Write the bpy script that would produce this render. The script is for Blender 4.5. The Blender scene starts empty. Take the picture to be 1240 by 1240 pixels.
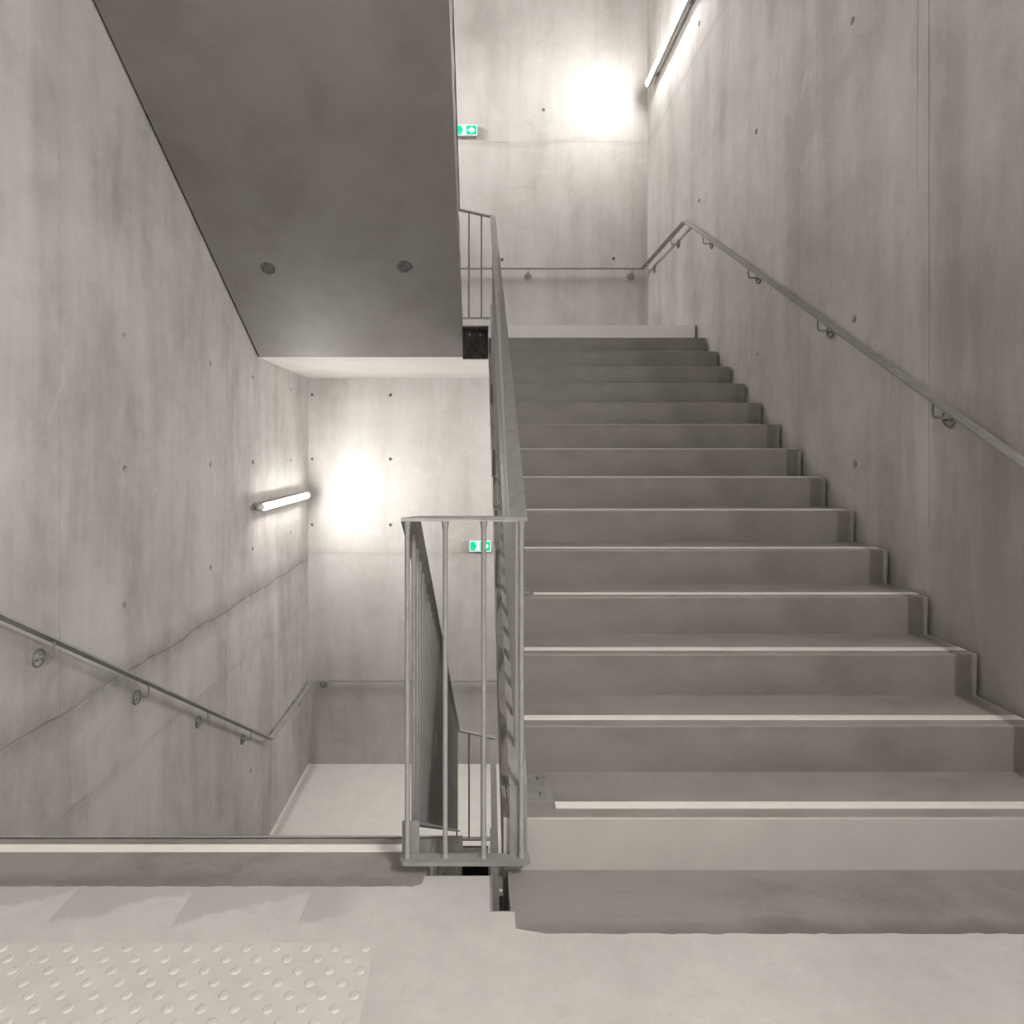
import bpy, bmesh, math, random
from mathutils import Vector, Matrix
random.seed(7)
S = bpy.context.scene
COL = S.collection

# ------------------------------------------------------------------ camera, world, exposure
EYE = 1.356
F_PX, CX, CY = 772.2, 581.7, 544.5
cd = bpy.data.cameras.new('camera'); cam = bpy.data.objects.new('camera', cd); COL.objects.link(cam)
cam.location = (0, 0, EYE); cam.rotation_euler = (math.pi/2, 0, 0)
cd.sensor_width = 36; cd.lens = F_PX/1240*36
cd.shift_x = (620-CX)/1240; cd.shift_y = -(620-CY)/1240
cd.clip_start = 0.02
S.camera = cam
S.view_settings.view_transform = 'Standard'; S.view_settings.look = 'None'
S.view_settings.gamma = 1; S.view_settings.use_curve_mapping = False
S.view_settings.exposure = 0.1
w = bpy.data.worlds.new('world'); S.world = w; w.use_nodes = True
w.node_tree.nodes['Background'].inputs[0].default_value = (0.9, 0.95, 1, 1)
w.node_tree.nodes['Background'].inputs[1].default_value = 0.02
TUBE_POWER = 182.0          # strength of each fluorescent tube
NEAR_POWER = 960.0          # the tubes of the landing behind the camera

# ------------------------------------------------------------------ key dimensions (metres)
RISE, GO, N = 0.17, 0.29, 15
XL, XW, YB, YN = -2.141, 2.077, 7.926, -2.3
Y1 = 2.057                 # first riser, right flight
YL = 2.23                  # floor edge, left flight
GOL = (6.18-YL)/14         # going of the left flights, a little steeper
YF = 6.127                 # front edge of the rear landings
GX0, GX1 = -0.172, 0.075   # stairwell gap
LEVEL = 5.1

# ------------------------------------------------------------------ materials
def nt(name):
    m = bpy.data.materials.new(name); m.use_nodes = True
    t = m.node_tree; b = t.nodes['Principled BSDF']
    return m, t, b
def N_(t, ty, **kw):
    n = t.nodes.new(ty)
    for k, v in kw.items(): setattr(n, k, v)
    return n
def math_(t, op, a, b=None, c=None, clamp=False):
    n = N_(t, 'ShaderNodeMath', operation=op, use_clamp=clamp)
    for i, v in enumerate((a, b, c)):
        if v is None: continue
        if isinstance(v, (int, float)): n.inputs[i].default_value = v
        else: t.links.new(v, n.inputs[i])
    return n.outputs[0]
def noise(t, vec, scale, detail=4, rough=.55, dist=0.0):
    n = N_(t, 'ShaderNodeTexNoise'); n.inputs['Scale'].default_value = scale
    n.inputs['Detail'].default_value = detail; n.inputs['Roughness'].default_value = rough
    n.inputs['Distortion'].default_value = dist
    t.links.new(vec, n.inputs['Vector']); return n.outputs['Fac']
def mapping(t, scale, loc=(0, 0, 0)):
    c = N_(t, 'ShaderNodeTexCoord'); m = N_(t, 'ShaderNodeMapping')
    m.inputs['Scale'].default_value = scale; m.inputs['Location'].default_value = loc
    t.links.new(c.outputs['Object'], m.inputs['Vector']); return m.outputs[0]
def ramp(t, fac, stops):
    r = N_(t, 'ShaderNodeValToRGB'); e = r.color_ramp.elements
    while len(e) < len(stops): e.new(.5)
    for el, (p, c) in zip(e, stops):
        el.position = p; el.color = (c[0], c[1], c[2], 1) if len(c) == 3 else c
    t.links.new(fac, r.inputs[0]); return r.outputs[0]
def mix(t, fac, a, b, blend='MIX'):
    n = N_(t, 'ShaderNodeMix', data_type='RGBA', blend_type=blend)
    if isinstance(fac, (int, float)): n.inputs[0].default_value = fac
    else: t.links.new(fac, n.inputs[0])
    for i, v in ((6, a), (7, b)):
        if isinstance(v, tuple): n.inputs[i].default_value = (*v, 1)
        else: t.links.new(v, n.inputs[i])
    return n.outputs[2]
def grey(v, warm=.05):
    return (v*(1+warm), v, v*(1-warm))

def concrete(name, base, contrast=.16, warm=.045, stains=(), *, stretch=(1, 1, .16), rough=.62, holes=True, joints=(), bump=.25, loc=(0, 0, 0), fine=1.0, det=1.0):
    m, t, b = nt(name)
    v_st = mapping(t, stretch, loc); v_is = mapping(t, (1, 1, 1), loc)
    streak = noise(t, v_st, 2.6, 8, .62, .3)
    blotch = noise(t, v_is, 1.1, 6, .55, .6)
    mid = noise(t, v_is, 6.5, 8, .65)
    grain = noise(t, v_is, 70, 5, .7)
    f = math_(t, 'MULTIPLY', streak, .45)
    f = math_(t, 'MULTIPLY_ADD', blotch, .33, f)
    f = math_(t, 'MULTIPLY_ADD', mid, .16, f)
    f = math_(t, 'MULTIPLY_ADD', grain, .06*fine, f)
    lo, hi = base*(1-contrast*1.6), base*(1+contrast)
    col = ramp(t, f, [(.41, grey(lo, warm+.012)), (.5, grey(base, warm)), (.585, grey(hi, warm-.01))])
    # fine run-off streaks and cloudy laitance patches with crisper edges
    v_dr = mapping(t, (1, 1, .05) if stretch[2] < .5 else (.3, 1.6, 1), (loc[0]+4, loc[1]+1, loc[2]))
    dr = noise(t, v_dr, 9, 7, .7)
    dr = math_(t, 'MULTIPLY', math_(t, 'SUBTRACT', dr, .55), 5, clamp=True)
    dr = math_(t, 'MULTIPLY', dr, math_(t, 'MULTIPLY', math_(t, 'SUBTRACT', blotch, .42), 6, clamp=True))
    col = mix(t, math_(t, 'MULTIPLY', dr, .35*det), col, grey(base*.6, .07))
    cl = noise(t, mapping(t, (1, 1, 1), (loc[0]+8, loc[1], loc[2]+5)), 3.3, 10, .72, .8)
    cd_ = math_(t, 'MULTIPLY', math_(t, 'SUBTRACT', cl, .56), 9, clamp=True)
    col = mix(t, math_(t, 'MULTIPLY', cd_, .22*det), col, grey(base*.6, .08))
    cl2 = math_(t, 'MULTIPLY', math_(t, 'SUBTRACT', .44, cl), 9, clamp=True)
    col = mix(t, math_(t, 'MULTIPLY', cl2, .3*det), col, grey(min(.8, base*1.35), .03))
    if holes:
        vo = N_(t, 'ShaderNodeTexVoronoi'); vo.inputs['Scale'].default_value = 9
        t.links.new(v_is, vo.inputs['Vector'])
        rnd = N_(t, 'ShaderNodeSeparateColor'); t.links.new(vo.outputs['Color'], rnd.inputs[0])
        size = math_(t, 'MULTIPLY', rnd.outputs[0], .055)
        size = math_(t, 'SUBTRACT', size, .018)
        pit = math_(t, 'LESS_THAN', vo.outputs['Distance'], size)
        col = mix(t, math_(t, 'MULTIPLY', pit, .75), col, grey(base*.4))
    sep = N_(t, 'ShaderNodeSeparateXYZ'); t.links.new(mapping(t, (1, 1, 1)), sep.inputs[0])
    for z, wd, k in joints:        # old casting joints leave a stained band of their own
        wob = math_(t, 'MULTIPLY_ADD', noise(t, v_is, 1.6, 5), .24, -.12)
        d = math_(t, 'ABSOLUTE', math_(t, 'SUBTRACT', math_(t, 'ADD', sep.outputs[2], wob), z))
        a = math_(t, 'SUBTRACT', 1, math_(t, 'DIVIDE', d, wd), clamp=True)
        a = math_(t, 'MULTIPLY', a, noise(t, v_is, 9, 6, .7))
        col = mix(t, math_(t, 'MULTIPLY', a, k), col, grey(base*.55, .07))
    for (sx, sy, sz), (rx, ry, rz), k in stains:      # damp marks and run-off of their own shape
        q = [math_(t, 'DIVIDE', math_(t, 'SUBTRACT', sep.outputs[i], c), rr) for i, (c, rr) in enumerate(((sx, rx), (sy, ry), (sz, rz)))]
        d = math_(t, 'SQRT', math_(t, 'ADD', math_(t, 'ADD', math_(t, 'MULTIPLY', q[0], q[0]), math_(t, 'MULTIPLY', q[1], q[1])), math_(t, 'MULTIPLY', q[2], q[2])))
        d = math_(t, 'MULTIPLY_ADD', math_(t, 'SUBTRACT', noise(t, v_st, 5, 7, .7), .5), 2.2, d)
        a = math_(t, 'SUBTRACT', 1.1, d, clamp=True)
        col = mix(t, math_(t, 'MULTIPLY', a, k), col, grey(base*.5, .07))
    t.links.new(col, b.inputs['Base Color'])
    b.inputs['Roughness'].default_value = rough
    b.inputs['Specular IOR Level'].default_value = .3
    bp = N_(t, 'ShaderNodeBump'); bp.inputs['Strength'].default_value = bump; bp.inputs['Distance'].default_value = .004
    h = math_(t, 'ADD', math_(t, 'MULTIPLY', mid, .6), math_(t, 'MULTIPLY', grain, .5))
    t.links.new(h, bp.inputs['Height']); t.links.new(bp.outputs[0], b.inputs['Normal'])
    return m

M = {}
M['wall_left'] = concrete('wall_left_concrete', .43, .15, stains=(((-2.1, 3.65, 1.6), (2, .28, .9), .3), ((-2.1, 2.95, .5), (2, .3, .5), .25), ((-2.1, 3.2, 3.4), (2, .2, 1.2), .2), ((-2.1, 4.3, .4), (2, .25, .7), .2), ((-2.1, 5.0, -.7), (2, .8, .5), .2)), joints=((0, .17, 1.4), (-.53, .06, .45)))
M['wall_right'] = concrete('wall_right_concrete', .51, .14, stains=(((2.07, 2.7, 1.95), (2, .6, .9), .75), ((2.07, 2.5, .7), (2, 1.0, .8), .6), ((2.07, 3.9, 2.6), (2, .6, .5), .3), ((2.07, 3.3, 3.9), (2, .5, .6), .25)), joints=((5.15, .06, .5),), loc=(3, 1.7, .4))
M['wall_back'] = concrete('wall_back_concrete', .50, .10, stains=(((2.02, 7.9, 4.0), (.13, 2, 1.5), .5), ((.95, 7.9, 3.4), (.16, 2, .8), .3), ((-.05, 7.9, 6.5), (.6, 2, .7), .35), ((1.1, 7.9, 4.0), (.8, 2, .5), .2)), joints=((5.18, .06, .5), (.07, .08, .5)), loc=(7, 3, 2))
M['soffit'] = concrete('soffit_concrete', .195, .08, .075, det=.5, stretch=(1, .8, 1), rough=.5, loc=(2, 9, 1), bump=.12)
M['landing_under'] = concrete('landing_underside', .46, .04, det=.2, stretch=(1, 1, 1), rough=.6, loc=(5, 2, 8), bump=.1)
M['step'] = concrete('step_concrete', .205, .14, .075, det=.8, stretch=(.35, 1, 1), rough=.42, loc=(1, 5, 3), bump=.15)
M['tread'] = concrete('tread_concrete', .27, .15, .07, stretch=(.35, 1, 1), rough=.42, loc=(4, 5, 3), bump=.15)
M['bare'] = concrete('bare_floor_concrete', .195, .32, .07, stains=(((1.1, 1.795, 0), (1.5, .05, 1), .6), ((-1.3, 2.0, 0), (1.4, .05, 1), .4)), det=1.4, stretch=(.5, 1, 1), rough=.55, loc=(9, 5, 3), bump=.35, fine=2)

def coating_mat():
    m, t, b = nt('floor_coating')
    v = mapping(t, (1, 1, 1)); sep = N_(t, 'ShaderNodeSeparateXYZ'); t.links.new(v, sep.inputs[0])
    n1 = noise(t, v, 2.2, 5); n2 = noise(t, v, 14, 6, .7); n3 = noise(t, v, 130, 3, .7)
    f = math_(t, 'MULTIPLY_ADD', n2, .35, math_(t, 'MULTIPLY', n1, .5))
    f = math_(t, 'MULTIPLY_ADD', n3, .15, f)
    col = ramp(t, f, [(.36, grey(.44, .04)), (.64, grey(.56, .035))])
    # thinly coated wedges between the stair edge and the tactile slabs
    wob = math_(t, 'MULTIPLY_ADD', noise(t, v, 6, 7, .75), .14, -.07)
    saw = math_(t, 'FRACT', math_(t, 'DIVIDE', math_(t, 'ADD', sep.outputs[0], 2.32), .36))
    edge = math_(t, 'MULTIPLY_ADD', saw, .14, 1.80)
    d = math_(t, 'SUBTRACT', math_(t, 'ADD', sep.outputs[1], wob), edge)
    msk = math_(t, 'MULTIPLY', d, 45, clamp=True)
    left = math_(t, 'MULTIPLY', math_(t, 'SUBTRACT', -.35, sep.outputs[0]), 12, clamp=True)
    msk = math_(t, 'MULTIPLY', msk, left)
    col = mix(t, math_(t, 'MULTIPLY', msk, .7), col, grey(.36, .05))
    spk = math_(t, 'GREATER_THAN', noise(t, v, 60, 4, .75), .64)
    col = mix(t, math_(t, 'MULTIPLY', spk, .22), col, grey(.3, .06))
    t.links.new(col, b.inputs['Base Color']); b.inputs['Roughness'].default_value = .5
    vo = N_(t, 'ShaderNodeTexVoronoi'); vo.inputs['Scale'].default_value = 110; t.links.new(v, vo.inputs['Vector'])
    amp = math_(t, 'MULTIPLY_ADD', math_(t, 'GREATER_THAN', n1, .5), .5, .25)
    amp = math_(t, 'MULTIPLY', amp, math_(t, 'SUBTRACT', 1, msk))
    bp = N_(t, 'ShaderNodeBump'); bp.inputs['Strength'].default_value = .5; bp.inputs['Distance'].default_value = .002
    t.links.new(math_(t, 'MULTIPLY', vo.outputs['Distance'], amp), bp.inputs['Height'])
    t.links.new(bp.outputs[0], b.inputs['Normal'])
    return m
M['coating'] = coating_mat()

def simple(name, col, rough=.5, metal=0.0, var=.12, scale=20, emit=None, strength=0, bump=0.0):
    m, t, b = nt(name)
    n = noise(t, mapping(t, (1, 1, 1)), scale, 5, .65)
    c = ramp(t, n, [(.35, tuple(x*(1-var) for x in col)), (.65, tuple(min(1, x*(1+var)) for x in col))])
    t.links.new(c, b.inputs['Base Color']); b.inputs['Roughness'].default_value = rough; b.inputs['Metallic'].default_value = metal
    if bump:
        bp = N_(t, 'ShaderNodeBump'); bp.inputs['Strength'].default_value = bump; bp.inputs['Distance'].default_value = .002
        t.links.new(n, bp.inputs['Height']); t.links.new(bp.outputs[0], b.inputs['Normal'])
    if emit:
        b.inputs['Emission Color'].default_value = (*emit, 1); b.inputs['Emission Strength'].default_value = strength
    return m
M['rear_floor'] = simple('rear_floor_coating', (.74, .715, .685), .5, 0, .04, 5)
M['landing_riser'] = simple('pale_landing_riser', (.84, .82, .80), .5, 0, .02, 5)
M['steel'] = simple('galvanised_steel', (.335, .33, .318), .5, .45, .1, 22)
M['rose'] = simple('rose_steel', (.36, .35, .33), .5, .4, .1, 22)
M['rose_dark'] = simple('rose_rim_steel', (.2, .195, .185), .5, .4, .1, 22)
M['white'] = simple('white_marking', (.80, .77, .73), .5, 0, .04, 12)
M['white_riser'] = simple('painted_riser', (.42, .40, .38), .5, 0, .05, 4)
M['tactile'] = simple('tactile_slab', (.56, .54, .515), .5, 0, .05, 9, bump=.1)
M['plug'] = simple('tie_hole_mortar', (.2, .19, .175), .85, 0, .3, 60)
M['patch'] = simple('patch_mortar', (.105, .098, .09), .95, 0, .4, 45, bump=.6)
M['dark'] = simple('recess_shade', (.075, .066, .056), .7, 0, .5, 18, bump=.4)  # recess shade put into the colour
M['plastic'] = simple('grey_plastic', (.55, .55, .54), .4, 0, .03)
M['tube'] = simple('lit_tube', (.9, .9, .9), .4, 0, 0, emit=(1, .975, .94), strength=TUBE_POWER)
M['tube_near'] = simple('lit_tube_near', (.9, .9, .9), .4, 0, 0, emit=(1, .975, .94), strength=NEAR_POWER)
M['fill_low'] = simple('fill_tube_low', (.9, .9, .9), .4, 0, 0, emit=(1, .975, .94), strength=TUBE_POWER*1.05)
M['fill_high'] = simple('fill_tube_high', (.9, .9, .9), .4, 0, 0, emit=(1, .975, .94), strength=TUBE_POWER*1.5)
M['sign_box'] = simple('sign_housing', (.5, .48, .45), .4, 0, .04)
M['green'] = simple('sign_green', (.0, .42, .22), .4, 0, 0, emit=(.0, .62, .32), strength=.55)
M['sign_white'] = simple('sign_white', (.8, .85, .82), .4, 0, 0, emit=(.85, 1, .94), strength=.8)

# ------------------------------------------------------------------ helpers
def link_bm(name, bm, mats, parent=None, smooth=False):
    bmesh.ops.recalc_face_normals(bm, faces=bm.faces)
    me = bpy.data.meshes.new(name); bm.to_mesh(me); bm.free()
    for m in (mats if isinstance(mats, (list, tuple)) else [mats]): me.materials.append(M[m])
    if smooth:
        for p in me.polygons: p.use_smooth = True
        me.set_sharp_from_angle(angle=math.radians(40))
    o = bpy.data.objects.new(name, me); COL.objects.link(o)
    if parent: o.parent = parent; 
    return o
def child(o, parent):
    o.parent = parent; return o
def thing(name, label, cat, loc=(0, 0, 0), rz=0, group=None):
    o = bpy.data.objects.new(name, None); COL.objects.link(o); o.location = loc; o.rotation_euler = (0, 0, rz)
    o.empty_display_size = .1
    o['label'] = label; o['category'] = cat
    if group: o['group'] = group
    return o
def struct(o): o['kind'] = 'structure'; return o
def box(bm, x0, x1, y0, y1, z0, z1):
    vs = [bm.verts.new(p) for p in ((x0,y0,z0),(x1,y0,z0),(x1,y1,z0),(x0,y1,z0),(x0,y0,z1),(x1,y0,z1),(x1,y1,z1),(x0,y1,z1))]
    for f in ((0,3,2,1),(4,5,6,7),(0,1,5,4),(1,2,6,5),(2,3,7,6),(3,0,4,7)): bm.faces.new([vs[i] for i in f])
def prism_x(bm, prof, x0, x1):          # profile in (y, z)
    a = [bm.verts.new((x0, y, z)) for y, z in prof]; b = [bm.verts.new((x1, y, z)) for y, z in prof]
    n = len(prof); fs = [bm.faces.new(a), bm.faces.new(b[::-1])]
    for i in range(n): fs.append(bm.faces.new((a[i], a[(i+1) % n], b[(i+1) % n], b[i])))
    return fs
def prism_z(bm, prof, z0, z1):
    a = [bm.verts.new((x, y, z0)) for x, y in prof]; b = [bm.verts.new((x, y, z1)) for x, y in prof]
    n = len(prof); fs = [bm.faces.new(a), bm.faces.new(b[::-1])]
    for i in range(n): fs.append(bm.faces.new((a[i], a[(i+1) % n], b[(i+1) % n], b[i])))
    return fs
def sweep(bm, pts, w, t, end_h=None):   # flat bar along a path, side always horizontal, mitred
    pts = [Vector(p) for p in pts]; n = len(pts); hs = []
    last = None
    for i in range(n-1):
        d = pts[i+1]-pts[i]; h = Vector((d.x, d.y, 0))
        if h.length < 1e-5: h = None
        else: h.normalize()
        hs.append(h)
    for i in range(len(hs)):
        if hs[i] is None: hs[i] = hs[i-1] if i and hs[i-1] is not None else next(h for h in hs if h is not None)
    ds = [(pts[i+1]-pts[i]).normalized() for i in range(n-1)]
    rings = []
    for i in range(n):
        i0, i1 = max(i-1, 0), min(i, n-2)
        s0 = Vector((-hs[i0].y, hs[i0].x, 0)); s1 = Vector((-hs[i1].y, hs[i1].x, 0))
        s = (s0+s1).normalized(); s = s/max(.3, s.dot(s0))
        n0 = ds[i0].cross(s0); n1 = ds[i1].cross(s1)
        nn = (n0+n1); nn = nn.normalized() if nn.length > 1e-5 else n0
        nn = nn/max(.35, nn.dot(n0))
        rings.append([bm.verts.new(pts[i]+s*a*w/2+nn*b*t/2) for a, b in ((-1,-1),(1,-1),(1,1),(-1,1))])
    for r, q in zip(rings, rings[1:]):
        for k in range(4): bm.faces.new((r[k], r[(k+1) % 4], q[(k+1) % 4], q[k]))
    bm.faces.new(rings[0]); bm.faces.new(rings[-1][::-1])
def tube(bm, pts, r, seg=8):
    pts = [Vector(p) for p in pts]; n = len(pts); rings = []
    up = None
    for i in range(n):
        d = (pts[min(i+1, n-1)]-pts[max(i-1, 0)]).normalized()
        if up is None: up = d.orthogonal().normalized()
        up = (up-d*up.dot(d)).normalized(); s = d.cross(up)
        rr = r[i] if isinstance(r, (list, tuple)) else r
        rings.append([bm.verts.new(pts[i]+(up*math.cos(a)+s*math.sin(a))*rr) for a in (2*math.pi*k/seg for k in range(seg))])
    for a, b in zip(rings, rings[1:]):
        for k in range(seg): bm.faces.new((a[k], a[(k+1) % seg], b[(k+1) % seg], b[k]))
    bm.faces.new(rings[0][::-1]); bm.faces.new(rings[-1])
def copy_tree(o, loc=None, label=None, parent=None):
    c = o.copy(); COL.objects.link(c)
    if parent: c.parent = parent
    if loc is not None: c.location = loc
    if label: c['label'] = label
    for ch in list(o.children): copy_tree(ch, parent=c)
    return c

# ------------------------------------------------------------------ walls: cut tie holes and casting joints
def cut(obj, cutters):
    for bm in cutters:
        if not bm.verts: continue
        bmesh.ops.recalc_face_normals(bm, faces=bm.faces)
        me = bpy.data.meshes.new('c'); bm.to_mesh(me); bm.free()
        co = bpy.data.objects.new('c', me); COL.objects.link(co)
        md = obj.modifiers.new('b', 'BOOLEAN'); md.object = co; md.operation = 'DIFFERENCE'; md.solver = 'EXACT'
        dg = bpy.context.evaluated_depsgraph_get()
        nm = bpy.data.meshes.new_from_object(obj.evaluated_get(dg))
        obj.modifiers.clear(); old = obj.data; obj.data = nm; nm.name = old.name
        bpy.data.meshes.remove(old); bpy.data.objects.remove(co); bpy.data.meshes.remove(me)
def wobble_groove(bm, axis, plane, side, a0, a1, z, w, dep, amp, step=.12):
    # closed irregular sliver along a horizontal joint; axis 'y' (side walls) or 'x' (back wall)
    n = max(2, int((a1-a0)/step)); rows = []
    for i in range(n+1):
        a = a0+(a1-a0)*i/n; c = z+random.uniform(-amp, amp); h = w*random.uniform(.5, 1.6)/2
        ring = []
        for q, zz in ((-.01, c-h), (-.01, c+h), (dep*random.uniform(.6, 1.2), c)):
            p = plane+side*q
            ring.append(bm.verts.new((p, a, zz) if axis == 'y' else (a, p, zz)))
        rows.append(ring)
    for r, q in zip(rows, rows[1:]):
        for k in range(3): bm.faces.new((r[k], r[(k+1) % 3], q[(k+1) % 3], q[k]))
    bm.faces.new(rows[0]); bm.faces.new(rows[-1][::-1])
def make_wall(name, axis, plane, side, a0, a1, holes, vjoints, hjoints, mat):
    z0, z1, th = -5.5, 8.3, .3
    bm = bmesh.new()
    if axis == 'y': box(bm, min(plane, plane+side*th), max(plane, plane+side*th), a0, a1, z0, z1)
    else: box(bm, a0, a1, min(plane, plane+side*th), max(plane, plane+side*th), z0, z1)
    o = link_bm(name, bm, mat); struct(o)
    P = (lambda a, z, q: (plane+side*q, a, z)) if axis == 'y' else (lambda a, z, q: (a, plane+side*q, z))
    bh = bmesh.new()
    for a, z in holes: tube(bh, [P(a, z, -.01), P(a, z, .022)], [.024, .018], 14)
    bv = bmesh.new()
    for a, za, zb, wd in vjoints:
        if axis == 'y': box(bv, min(plane-side*.01, plane+side*.004), max(plane-side*.01, plane+side*.004), a-wd/2, a+wd/2, za, zb)
        else: box(bv, a-wd/2, a+wd/2, min(plane-side*.01, plane+side*.004), max(plane-side*.01, plane+side*.004), za, zb)
    cs = [bh, bv]
    for z, wd, amp, ja, jb in hjoints:
        b = bmesh.new(); wobble_groove(b, axis, plane, side, ja, jb, z, wd, .014 if wd > .02 else .006, amp); cs.append(b)
    cut(o, cs)
    me = None
    for a, z in holes:                     # mortar plug at the bottom of every hole
        if me is None:
            b = bmesh.new()
            if axis == 'y': tube(b, [(-.004*side, 0, 0), (.004*side, 0, 0)], [.0165, .0175], 12)
            else: tube(b, [(0, -.004*side, 0), (0, .004*side, 0)], [.0165, .0175], 12)
            p = link_bm('tie_hole_plug', b, 'plug', o); me = p.data
        else:
            p = bpy.data.objects.new('tie_hole_plug', me); COL.objects.link(p); p.parent = o
        p.location = P(a, z, .019)
    return o

zl = [.42, 1.24, 2.04]
left_holes = [(y, z) for y in (3.84, 5.06, 6.0, 7.2) for z in zl] + [(2.6, 1.24), (2.6, 2.04)] + [(5.95, -1.64), (4.76, -1.55)]
make_wall('wall_left', 'y', XL, -1, YN, YB+.3, left_holes,
          [(3.244, -.0, 5.0, .004), (5.516, .12, 3.0, .005), (5.36, -1.1, -.1, .005), (.4, -2, 5, .004)],
          [(0.0, .032, .014, 1.2, YB-.02), (-.53, .009, .012, 2.6, 5.6)], 'wall_left')
right_holes = [(3.56, 3.75), (4.80, 3.75), (6.05, 3.72), (3.546, 2.084), (4.783, 2.08), (3.538, 1.276), (4.80, 5.4), (6.05, 5.4)]
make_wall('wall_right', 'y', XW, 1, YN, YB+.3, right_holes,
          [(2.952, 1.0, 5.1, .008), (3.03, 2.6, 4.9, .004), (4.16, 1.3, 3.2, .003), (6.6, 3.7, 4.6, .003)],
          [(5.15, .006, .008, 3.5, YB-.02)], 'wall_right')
back_holes = [(.783, 5.58), (.27, 3.72), (1.656, 3.73)] + [(-1.116, z) for z in zl] + [(-2.095, z) for z in zl]
make_wall('wall_back', 'x', YB, 1, XL, XW, back_holes,
          [(-1.79, 1.2, 2.0, .004), (.085, 5.0, 5.6, .004), (1.0, 2.7, 4.4, .003)],
          [(5.18, .008, .006, .1, XW-.02), (.07, .010, .008, XL+.02, 1.2), (-.23, .004, .006, -1.2, .9), (4.62, .003, .003, .2, 1.5)], 'wall_back')
bm = bmesh.new(); box(bm, XL, XW, YN-.3, YN, -5.5, 8.3); struct(link_bm('wall_front', bm, 'wall_back'))
bm = bmesh.new(); box(bm, XL-.3, XW+.3, YN-.3, YB+.3, 8.3, 8.5); struct(link_bm('ceiling', bm, 'landing_under'))

# ------------------------------------------------------------------ floors
def jag(x0, x1, y, amp, step=.022):
    n = int(abs(x1-x0)/step); s = 1 if x1 > x0 else -1
    return [(x0+s*step*i, y+random.uniform(-amp, amp)) for i in range(1, n)]
def near_floor(z, coated=True):
    bm = bmesh.new()
    prism_z(bm, [(XL, YN), (XW, YN), (XW, Y1), (.088, Y1), (.088, 1.875), (.037, 1.875), (.037, 2.03), (GX0, 2.03), (GX0, YL), (XL, YL)], -.3, 0)
    o = struct(link_bm('floor', bm, ['bare'])); o.location.z = z
    for p in o.data.polygons:
        if p.normal.z < -.5: p.material_index = 0
    if not coated: return o
    bm = bmesh.new()
    prof = [(XL+.002, YN+.002), (XW-.002, YN+.002), (XW-.002, 1.765)] + jag(XW, .16, 1.781, .0024) + [(.10, 1.80), (.10, 1.866), (.029, 1.866), (.029, 2.022), (GX0-.005, 2.022), (GX0-.01, 1.985)] + jag(GX0-.02, XL, 1.974, .0022) + [(XL+.002, 1.974)]
    prism_z(bm, prof, .0, .004)
    link_bm('floor_coating', bm, 'coating', o)
    bm = bmesh.new(); box(bm, XL+.01, GX0-.09, 2.148, 2.186, .0, .003); link_bm('contrast_strip', bm, 'white', o)
    return o
f0 = near_floor(0)
near_floor(LEVEL, False); near_floor(-LEVEL, False)
def rear_floor(z):
    bm = bmesh.new()
    nd = .16
    fs = prism_z(bm, [(XL, YF), (GX0, YF), (GX0, YF+nd), (GX1, YF+nd), (GX1, YF-.005), (XW, YF-.005), (XW, YB), (XL, YB)], -.305, 0)
    bm.normal_update(); bmesh.ops.recalc_face_normals(bm, faces=bm.faces)
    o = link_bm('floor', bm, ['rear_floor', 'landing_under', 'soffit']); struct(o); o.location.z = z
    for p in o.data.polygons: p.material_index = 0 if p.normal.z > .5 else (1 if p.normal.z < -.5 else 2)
    # notch in the gap, lined dark to stand in for shade, with guardrail fixings
    bm = bmesh.new(); box(bm, GX0-.0, GX1, YF+nd-.03, YF+nd, -.3, -.012); link_bm('recess_shade_lining', bm, 'dark', o)
    bm = bmesh.new(); box(bm, GX0, GX1, YF+.0, YF+nd-.03, -.012, -.001); link_bm('edge_plate', bm, 'steel', o)
    bm = bmesh.new(); box(bm, GX0+.015, GX1-.012, YF+nd-.042, YF+nd-.03, -.12, -.055); link_bm('fixing_plate', bm, 'patch', o)
    for x in (-.105, .0):
        bm = bmesh.new(); tube(bm, [(x, YF+nd-.042, -.07), (x, YF+nd-.056, -.07)], .013, 6); tube(bm, [(x, YF+nd-.056, -.07), (x, YF+nd-.07, -.07)], .007, 8)
        link_bm('bolt', bm, 'steel', o)
    return o
rear_floor(2.55); rear_floor(-2.55)

# ------------------------------------------------------------------ staircases
def step_mesh(name, x0, x1, white, left):
    # wedge-shaped step, nosing edge lightly rounded; origin at foot of its riser
    r = .006
    prof = [(0, 0), (0, RISE-r), (r*.3, RISE-r*.3), (r, RISE), (GOL if left else GO, RISE)]
    if left: prof = [(-y, z) for y, z in prof]
    bm = bmesh.new(); prism_x(bm, prof, x0, x1)
    ends = [e for e in bm.edges if abs(e.verts[0].co.x-e.verts[1].co.x) < 1e-6 and abs(e.verts[0].co.x-(x1 if not left else x0)) < 1e-6 and
            (abs(e.verts[0].co.y-e.verts[1].co.y) < 1e-6 or abs(e.verts[0].co.z-e.verts[1].co.z) < 1e-6)]
    bmesh.ops.bevel(bm, geom=ends, offset=.008, segments=1, affect='EDGES')
    bmesh.ops.recalc_face_normals(bm, faces=bm.faces)
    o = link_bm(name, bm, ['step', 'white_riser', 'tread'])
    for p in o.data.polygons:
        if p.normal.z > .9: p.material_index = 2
    if white:
        for p in o.data.polygons:
            if (abs(p.normal.y) > .9) and p.center.z < RISE: p.material_index = 1
    return o
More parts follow.
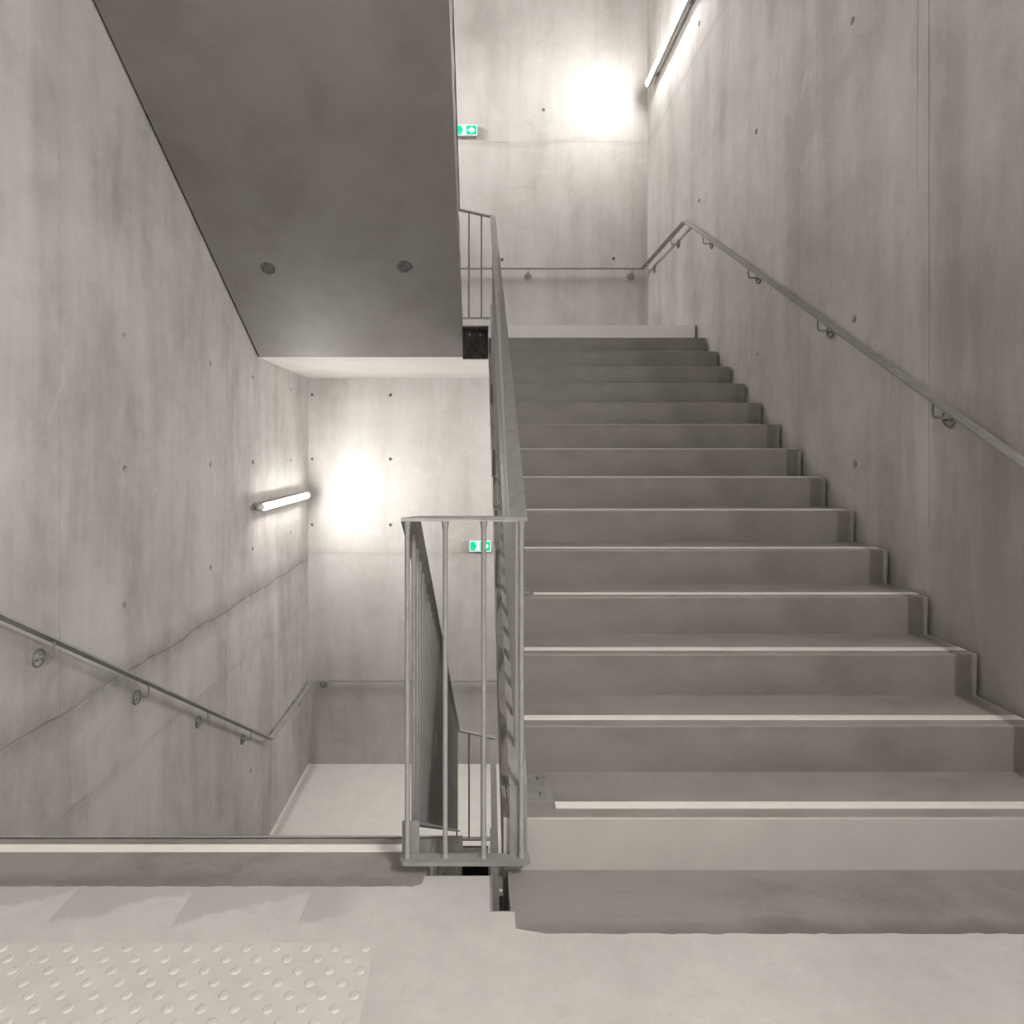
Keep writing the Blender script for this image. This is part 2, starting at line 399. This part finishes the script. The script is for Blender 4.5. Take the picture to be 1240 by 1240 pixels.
def strip_mesh(x0, x1, left):
    bm = bmesh.new()
    y0, y1 = (.050, .088) if not left else (-.088, -.050)
    box(bm, x0, x1, y0, y1, RISE-.001, RISE+.0025)
    return link_bm('contrast_strip', bm, 'white')
def staircase(left, label, z):
    root = thing('staircase', label, 'staircase', (0, 0, z))
    x0, x1 = (GX1, XW-.020) if not left else (XL+.020, GX0)
    plain = wh = st = None
    for i in range(N-1):
        zz = i*RISE
        y = Y1+i*GO if not left else 6.18-i*GOL   # left flights climb towards the camera
        white = (i == 0)
        src = wh if white else plain
        if src is None:
            o = step_mesh('step', x0, x1, white, left)
            if white: wh = o
            else: plain = o
        else: o = src.copy(); COL.objects.link(o)
        o.parent = root; o.location = (0, y, zz)
        if white: o['label'] = 'first step with pale painted riser'
        a = x0+.09 if not left else x0+.012; b = x1-.012 if not left else x1-.09
        if i % 3 == 0 and not left:
            s = strip_mesh(.25, b, left)
        elif st is None: s = st = strip_mesh(a, b, left)
        else: s = st.copy(); COL.objects.link(s)
        s.parent = o; s.location = (0, 0, 0)
    # top riser under the landing edge, painted pale
    y = Y1+14*GO if not left else YL
    bm = bmesh.new()
    d = .012
    if not left: box(bm, x0, x1, y-.002, y+d-.005, 14*RISE, 15*RISE)
    else: box(bm, x0, x1, y-d+.005, y+.002, 14*RISE, 15*RISE)
    link_bm('top_riser', bm, 'landing_riser', root)
    # sloping waist slab
    bm = bmesh.new()
    if not left:
        ya, yb = Y1, Y1+14*GO
        zs = lambda yy: 2.245-.6*(yb-yy)    # underside
        prof = [(ya, -.004), (yb, 14*RISE-.004), (yb, zs(yb)), (ya+.0, zs(ya))]
    else:
        ya, yb = YF, YL       # bottom (far) and top (near)
        zn = lambda yy: (6.18-yy)/GOL*RISE
        zs = lambda yy: -.305+.6025*(YF-yy)
        prof = [(YF, zn(YF)-.004), (yb, zn(yb)-.004), (yb, zs(yb)), (YF, -.305)]
    prism_x(bm, prof, x0, x1)
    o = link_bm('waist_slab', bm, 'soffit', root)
    if left and z > 0:
        for px, py in ((324, 325), (490, 323)):
            k = (CY-py)/F_PX
            yy = (z-.305+.6025*YF-EYE)/(k+.6025); xx = (px-CX)*yy/F_PX; zz = -.305+.6025*(YF-yy)
            bm = bmesh.new()
            rings = []
            nrm = Vector((0, -.6025, -1)).normalized(); u = Vector((1, 0, 0)); v = nrm.cross(u)
            for hh, sc in ((-.003, 1), (.003, .97), (.0015, .80), (.004, .72)):
                rnd = random.Random(px)
                ring = [bm.verts.new(nrm*hh+(u*math.cos(a)+v*math.sin(a))*.062*sc*rnd.uniform(.86, 1.12)) for a in (2*math.pi*q/18 for q in range(18))]
                rings.append(ring)
            for r1, r2 in zip(rings, rings[1:]):
                for q in range(18): bm.faces.new((r1[q], r1[(q+1) % 18], r2[(q+1) % 18], r2[q]))
            bm.faces.new(rings[-1])
            p = link_bm('mortar_patch', bm, 'patch', o); p.location = (xx, yy, zz)
            p['label'] = 'rough round mortar patch'
    return root
staircase(False, 'wide grey concrete stair flight rising to the upper landing at right', 0)
staircase(True, 'concrete stair flight descending at left beyond the floor edge, treads hidden from view', -2.55)
staircase(True, 'overhead concrete stair flight at upper left, seen from below as dark smooth soffit', 2.55)
staircase(False, 'lowest concrete stair flight, glimpsed down the narrow stairwell gap', -LEVEL)
staircase(False, 'topmost concrete stair flight, above the picture over the right-hand flight', LEVEL)

# ------------------------------------------------------------------ steel guardrail round the stairwell
RX, LX, GY = .1215, -.2245, 2.052
SR, SL = .598, .604
TOPZ = 1.134
YE = 6.22
rail_z = lambda y: TOPZ+SR*(y-GY)
lrail_z = lambda y: TOPZ-SL*(y-GY)
rbot_z = lambda y: .275+SR*(y-GY)
lbot_z = lambda y: .155-SL*(y-GY)
def baluster(root, p0, p1, r=.0082, weld=False, label=None):
    bm = bmesh.new(); L = (Vector(p1)-Vector(p0)).length
    if weld: tube(bm, [(0,0,0), (0,0,.008), (0,0,.012), (0,0,L-.03), (0,0,L-.004), (0,0,L)], [r*1.5, r*1.4, r, r, r*1.55, r*1.6], 12)
    else: tube(bm, [(0,0,0), (0,0,L)], r, 8)
    o = link_bm('baluster', bm, 'steel', root, smooth=True); o.location = p0
    return o
_bal = {}
def bal_copy(root, p0, L):
    k = round(L, 4)
    if k not in _bal:
        o = baluster(root, p0, (p0[0], p0[1], p0[2]+L)); _bal[k] = o.data; return o
    o = bpy.data.objects.new('baluster', _bal[k]); COL.objects.link(o); o.parent = root; o.location = p0; return o
def guardrail(z, label, do_left, do_right, do_front):
    root = thing('guardrail', label, 'railing', (0, 0, z))
    path = []
    if do_left: path += [(LX, YE, lrail_z(YE)), (LX, GY, TOPZ)]
    if do_front and not do_left: path += [(LX, GY, TOPZ)]
    if do_right:
        if not do_left and not do_front: path += []
        path += [(RX, GY, TOPZ), (RX, YE, rail_z(YE))]
    elif do_front: path += [(RX, GY, TOPZ)]
    bm = bmesh.new(); sweep(bm, path, .055, .012); link_bm('top_rail', bm, 'steel', root)
    if do_front:
        # rounded front foot plate, from outer corner to outer corner
        bm = bmesh.new(); xa, xb, ya, yb, rr = -.254, .157, 2.006, 2.053, .018
        prof = []
        for cx, cy, a0 in ((xb-rr, ya+rr, -90), (xb-rr, yb-.004, 0), (xa+rr, yb-.004, 90), (xa+rr, ya+rr, 180)):
            r_ = rr if cy < 2.04 else .004
            cx_ = cx if cy < 2.04 else (xb-.004 if cx > 0 else xa+.004)
            for q in range(5):
                a = math.radians(a0+q*22.5); prof.append((cx_+r_*math.cos(a), cy+r_*math.sin(a)))
        prism_z(bm, prof, .045, .057); link_bm('foot_plate', bm, 'steel', root)
        for x in (-.233, -.112, .0106, .131):
            baluster(root, (x, 2.034, .057), (x, 2.034, TOPZ-.004), .0083, True)
    if do_left:
        bm = bmesh.new(); sweep(bm, [(LX, YE, lbot_z(YE)), (LX, GY+.01, lbot_z(GY+.01)), (LX, GY-.012, .051)][:2], .055, .010)
        link_bm('bottom_rail', bm, 'steel', root)
        bm = bmesh.new(); box(bm, LX-.0275, LX+.0275, GY-.004, GY+.006, .045, lbot_z(GY)+.004); link_bm('corner_upright', bm, 'steel', root)
        y = GY+.10
        while y < YE-.03:
            bal_copy(root, (LX, y, lbot_z(y)+.003), lrail_z(y)-lbot_z(y)-.006); y += .105
    if do_right:
        bm = bmesh.new(); sweep(bm, [(RX, GY+.001, rbot_z(GY)), (RX, YE, rbot_z(YE))], .058, .010)
        link_bm('bottom_rail', bm, 'steel', root)
        bm = bmesh.new(); box(bm, RX-.0275, RX+.0275, GY-.010, GY-.001, .045, rbot_z(GY)+.004); link_bm('corner_upright', bm, 'steel', root)
        y = GY+.115
        while y < YE-.03:
            bal_copy(root, (RX, y, rbot_z(y)+.003), rail_z(y)-rbot_z(y)-.006); y += .103
        for i in (0, 3, 6, 9, 12):
            yy = Y1+i*GO+.085; zz = (i+1)*RISE
            bm = bmesh.new(); box(bm, .092, .245 if i == 0 else .235, yy, yy+.17, zz, zz+.007)
            pl = link_bm('base_plate', bm, 'steel', root)
            for dx in (.212,):
                for dy in (.035, .135):
                    bm = bmesh.new(); tube(bm, [(dx, yy+dy, zz+.007), (dx, yy+dy, zz+.015)], .009, 6); tube(bm, [(dx, yy+dy, zz+.015), (dx, yy+dy, zz+.024)], .005, 6)
                    link_bm('bolt', bm, 'steel', pl)
            bm = bmesh.new(); box(bm, RX-.022, RX+.022, yy+.08, yy+.092, zz+.007, rbot_z(yy+.085)-.002); link_bm('foot', bm, 'steel', root)
    return root
guardrail(0, 'galvanised steel guardrail with round bars around the near end of the stairwell', True, True, True)
guardrail(LEVEL, 'galvanised guardrail of the overhead flight, thin sliver beside the dark soffit edge', True, True, True)
guardrail(-LEVEL, 'galvanised guardrail of the lowest flight, seen deep down through the stairwell gap', False, True, False)
def landing_guard(z, label):
    root = thing('landing_guard', label, 'railing', (0, 0, z))
    za, zb = lrail_z(YE)+LEVEL-2.55, rail_z(YE)-2.55
    bm = bmesh.new(); sweep(bm, [(LX-.0275, YE+.03, za), (RX+.0275, YE+.03, zb)], .05, .011); link_bm('top_rail', bm, 'steel', root)
    bm = bmesh.new(); box(bm, LX, RX+.0275, YE+.005, YE+.055, .088, .098); link_bm('foot_plate', bm, 'steel', root)
    for x in (-.232, -.112, .0106, .131):
        zt = za+(zb-za)*(x-LX)/(RX-LX)
        baluster(root, (x, YE+.03, .098), (x, YE+.03, zt-.004), .0082)
    for x in (-.238, .137):
        bm = bmesh.new(); box(bm, x-.012, x+.012, YE+.022, YE+.038, 0, .088); link_bm('foot', bm, 'steel', root)
    return root
landing_guard(2.55, 'short steel guard across the stairwell gap at the upper landing')
landing_guard(-2.55, 'short steel guard across the stairwell gap on the lower landing')

# ------------------------------------------------------------------ wall handrails
def bracket(root, wall_pt, rail_pt, nrm):
    # bent rod on a round wall rose; nrm points out of the wall
    w0, rp, n = Vector(wall_pt), Vector(rail_pt), Vector(nrm)
    bm = bmesh.new(); pts = [w0+n*.004]
    out = (rp-w0).dot(n); kz = Vector((0, 0, 1))
    e = w0+n*out; r = .014
    pts += [e-n*r, e-n*r*.3+kz*r*.3, e+kz*r, Vector((e.x, e.y, rp.z-.006))]
    tube(bm, pts, .0062, 8)
    b = link_bm('bracket', bm, 'steel', root, smooth=True)
    bm = bmesh.new(); tube(bm, [w0, w0+n*.005], [.043, .043], 24); tube(bm, [w0+n*.0051, w0+n*.012], [.014, .012], 12); link_bm('rose', bm, 'rose', b)
    bm = bmesh.new(); q1 = n.cross(Vector((0, 0, 1))); ring = [w0+n*.006+(q1*math.cos(a)+Vector((0, 0, 1))*math.sin(a))*.041 for a in (2*math.pi*k/24 for k in range(25))]
    tube(bm, ring, .0042, 6); link_bm('rose_rim', bm, 'rose_dark', b, smooth=True)
    t = n.cross(kz)
    for s in (-1, 1):
        bm = bmesh.new(); c = w0+t*s*.019-kz*.008; tube(bm, [c+n*.007, c+n*.011], .0055, 6); link_bm('screw', bm, 'patch', b)
    return b
hr = thing('handrail', 'flat steel wall handrail beside the ascending flight, continuing round the upper landing', 'handrail')
HX, HZ, HY = 1.995, 3.585, 7.845
hz = lambda y: HZ-.588*(6.22-y)
pathR = [(HX, .9, hz(.9)), (HX, 6.22, HZ), (HX, HY, HZ), (-2.06, HY, HZ), (-2.06, 6.25, HZ)]
bm = bmesh.new(); sweep(bm, pathR, .055, .010); link_bm('rail', bm, 'steel', hr)
for y in (5.71, 4.748, 3.771, 2.814, 1.85): bracket(hr, (XW, y, hz(y)-.085), (HX, y, hz(y)), (-1, 0, 0))
for y in (6.67, 7.6): bracket(hr, (XW, y, HZ-.08), (HX, y, HZ), (-1, 0, 0))
for x in (.589, 1.87, -.7, -1.94): bracket(hr, (x, YB, HZ-.08), (x, HY, HZ), (0, -1, 0))
hl = thing('handrail', 'dark flat steel wall handrail beside the descending flight, continuing round the lower landing', 'handrail')
HXL, HZL = -2.062, -1.49
lz = lambda y: HZL+.604*(6.27-y)
pathL = [(HXL, 1.75, lz(1.75)), (HXL, 6.27, HZL), (HXL, HY, HZL), (HX, HY, HZL), (HX, 6.3, HZL)]
bm = bmesh.new(); sweep(bm, pathL, .055, .010); link_bm('rail', bm, 'steel', hl)
for y in (2.2, 3.084, 3.967, 4.83, 5.73): bracket(hl, (XL, y, lz(y)-.085), (HXL, y, lz(y)), (1, 0, 0))
for y in (7.3,): bracket(hl, (XL, y, HZL-.08), (HXL, y, HZL), (1, 0, 0))
for x in (-1.947, -.6, .7, 1.7): bracket(hl, (x, YB, HZL-.07), (x, HY, HZL), (0, -1, 0))

# ------------------------------------------------------------------ tube lamps
def luminaire(label, x, y0, y1, z, s, mat='tube', r=.034):
    # s: +1 opens towards +X (left wall), -1 towards -X
    root = thing('tube_light', label, 'lamp', (x, y0, z)); L = y1-y0
    bm = bmesh.new(); seg = 16; cap = .09
    def arc(a0, a1, rad, n=12): return [(math.cos(math.radians(a0+(a1-a0)*i/n))*rad*s, math.sin(math.radians(a0+(a1-a0)*i/n))*rad) for i in range(n+1)]
    def pr(prof, ya, yb, name, m):
        bm = bmesh.new()
        a = [bm.verts.new((p[0], ya, p[1])) for p in prof]; b = [bm.verts.new((p[0], yb, p[1])) for p in prof]
        n = len(prof); bm.faces.new(a); bm.faces.new(b[::-1])
        for i in range(n): bm.faces.new((a[i], a[(i+1) % n], b[(i+1) % n], b[i]))
        return link_bm(name, bm, m, root, smooth=True)
    pr(arc(-66, 66, r), cap, L-.03, 'diffuser', mat)
    pr(arc(66, 294, r*1.05), cap, L-.03, 'housing', 'plastic')
    bm = bmesh.new(); tube(bm, [(0, cap, 0), (0, cap-.035, 0), (0, cap-.045, 0), (0, cap-.06, 0), (0, .012, 0), (0, 0, 0)], [r*1.08, r*1.08, r*.8, r*.6, r*.5, r*.3], 16)
    link_bm('end_cap', bm, 'plastic', root, smooth=True)
    bm = bmesh.new(); tube(bm, [(0, L-.03, 0), (0, L-.01, 0), (0, L, 0)], [r*1.08, r*1.08, r*.8], 16)
    link_bm('end_cap', bm, 'plastic', root, smooth=True)
    d = abs((XL if s > 0 else XW)-x)
    for yy in (.22, L-.22):
        bm = bmesh.new(); box(bm, min(-s*r*.8, -s*d), max(-s*r*.8, -s*d), yy-.015, yy+.015, -.02, .02); link_bm('clip', bm, 'steel', root)
    return root
luminaire('lit tube lamp on the left wall above the lower landing', -2.07, 5.93, 7.62, .812, 1)
luminaire('lit tube lamp high on the right wall above the upper landing', 2.01, 6.0, 7.65, 5.73, -1)
luminaire('added fill tube on the left wall above the upper landing, hidden by the overhead flight', -2.07, 6.0, 7.65, 5.73, 1, 'fill_high')  # unseen tube, added to brighten the upper right wall and top riser
luminaire('added fill tube on the right wall above the lower landing, hidden by the steps', 2.01, 5.93, 7.62, .812, -1, 'fill_low')  # unseen tube, added as fill for the lower landing and back wall
luminaire('tube lamp on the right wall behind the viewer, out of the picture', 2.01, -1.7, -.1, 3.3, -1, 'tube_near')

# ------------------------------------------------------------------ exit signs
def poly(name, pts, y0, y1, m, root):
    bm = bmesh.new()
    a = [bm.verts.new((x, y0, z)) for x, z in pts]; b = [bm.verts.new((x, y1, z)) for x, z in pts]
    n = len(pts); bm.faces.new(a); bm.faces.new(b[::-1])
    for i in range(n): bm.faces.new((a[i], a[(i+1) % n], b[(i+1) % n], b[i]))
    bmesh.ops.triangulate(bm, faces=[f for f in bm.faces if len(f.verts) > 4])
    return link_bm(name, bm, m, root)
def exit_sign(label, x, z):
    root = thing('exit_sign', label, 'sign', (x, YB, z)); W, H = .27, .14
    bm = bmesh.new(); box(bm, -W/2, W/2, -.055, 0, -H/2, H/2)
    bmesh.ops.bevel(bm, geom=bm.edges[:], offset=.006, segments=2, affect='EDGES'); link_bm('housing', bm, 'sign_box', root)
    f = poly('face', [(-W/2+.006, -H/2+.006), (W/2-.006, -H/2+.006), (W/2-.006, H/2-.006), (-W/2+.006, H/2-.006)], -.0575, -.055, 'sign_white', root)
    fy0, fy1 = -.0585, -.0575
    def R(x0, x1, z0, z1, m='green', y0=fy0, y1=fy1, nm='green_field'): poly(nm, [(x0, z0), (x1, z0), (x1, z1), (x0, z1)], y0, y1, m, root)
    R(-.002, .124, -.058, .058)                                     # arrow square
    R(-.124, -.008, -.058, .058)                                    # pictogram square
    yw0, yw1 = -.0597, -.0585
    poly('arrow', [(.018, -.009), (.074, -.009), (.048, -.036), (.068, -.036), (.104, 0), (.068, .036), (.048, .036), (.074, .009), (.018, .009)], yw0, yw1, 'sign_white', root)
    poly('door_symbol', [(-.062, -.050), (-.016, -.050), (-.016, .050), (-.062, .050)], yw0, yw1, 'sign_white', root)
    yg0, yg1 = -.0607, -.0597
    def man(dx, m, y0, y1):
        body = [(-.006,.026), (.010,.022), (.018,.004), (.028,.006), (.028,.012), (.016,.012), (.008,-.006), (.014,-.020), (.006,-.044), (-.002,-.044), (.002,-.022), (-.010,-.012), (-.020,-.030), (-.036,-.030), (-.036,-.023), (-.024,-.022), (-.012,.004), (-.014,.014), (-.028,.004), (-.032,.010), (-.018,.024)]
        poly('running_figure', [(dx+a, b) for a, b in body], y0, y1, m, root)
        poly('running_figure', [(dx+.010+.009*math.cos(k*math.pi/5), .036+.009*math.sin(k*math.pi/5)) for k in range(10)], y0, y1, m, root)
    man(-.062, 'green', yg0, yg1)
    # left half of the figure stands outside the door, in white on green
    poly('running_figure', [(-.066,.024), (-.080,.022), (-.094,.010), (-.090,.004), (-.076,.012), (-.074,.002), (-.086,-.022), (-.100,-.024), (-.100,-.031), (-.082,-.031), (-.071,-.013), (-.064,-.018)], yw0, yw1, 'sign_white', root)
    return root
exit_sign('small green exit sign high on the upper back wall, partly behind the soffit edge', -.172, 5.30)
exit_sign('small green exit sign on the lower back wall, seen behind the guardrail bars', -.002, .165)

# ------------------------------------------------------------------ tactile warning slabs
stud_me = None
def tactile(label, x0, x1, cols, first):
    global stud_me
    y0, y1 = 1.12, 1.745
    root = thing('tactile_slab', label, 'paving', ((x0+x1)/2, (y0+y1)/2, .004), group=None)
    bm = bmesh.new(); box(bm, x0-(x0+x1)/2, x1-(x0+x1)/2, -(y1-y0)/2, (y1-y0)/2, 0, .004)
    bmesh.ops.bevel(bm, geom=[e for e in bm.edges if e.verts[0].co.z > .003 and e.verts[1].co.z > .003], offset=.002, segments=1, affect='EDGES')
    link_bm('slab', bm, 'tactile', root)
    if stud_me is None:
        bm = bmesh.new(); rings = []
        for r, z in ((.0135, 0), (.0125, .0016), (.010, .0028), (.006, .0033)):
            rings.append([bm.verts.new((r*math.cos(a), r*math.sin(a), z)) for a in (2*math.pi*k/14 for k in range(14))])
        for a, b in zip(rings, rings[1:]):
            for k in range(14): bm.faces.new((a[k], a[(k+1) % 14], b[(k+1) % 14], b[k]))
        bm.faces.new(rings[-1])
        o = link_bm('stud', bm, 'tactile', root, smooth=True); stud_me = o.data; o.location = (first-(x0+x1)/2, 1.725-(y0+y1)/2, .004)
        skip = True
    else: skip = False
    for r in range(15):
        y = 1.725-r*.0375
        for c in range(cols):
            if skip: skip = False; continue
            x = first-c*.0805-(.0403 if r % 2 else 0)
            if x-.016 < x0: continue
            o = bpy.data.objects.new('stud', stud_me); COL.objects.link(o); o.parent = root
            o.location = (x-(x0+x1)/2, y-(y0+y1)/2, .004)
tactile('pale tactile slab with round studs at lower left, its right edge showing', -1.184, -.286, 11, -.311)
tactile('pale tactile slab cut off by the lower left picture corner', -2.08, -1.187, 11, -1.211)
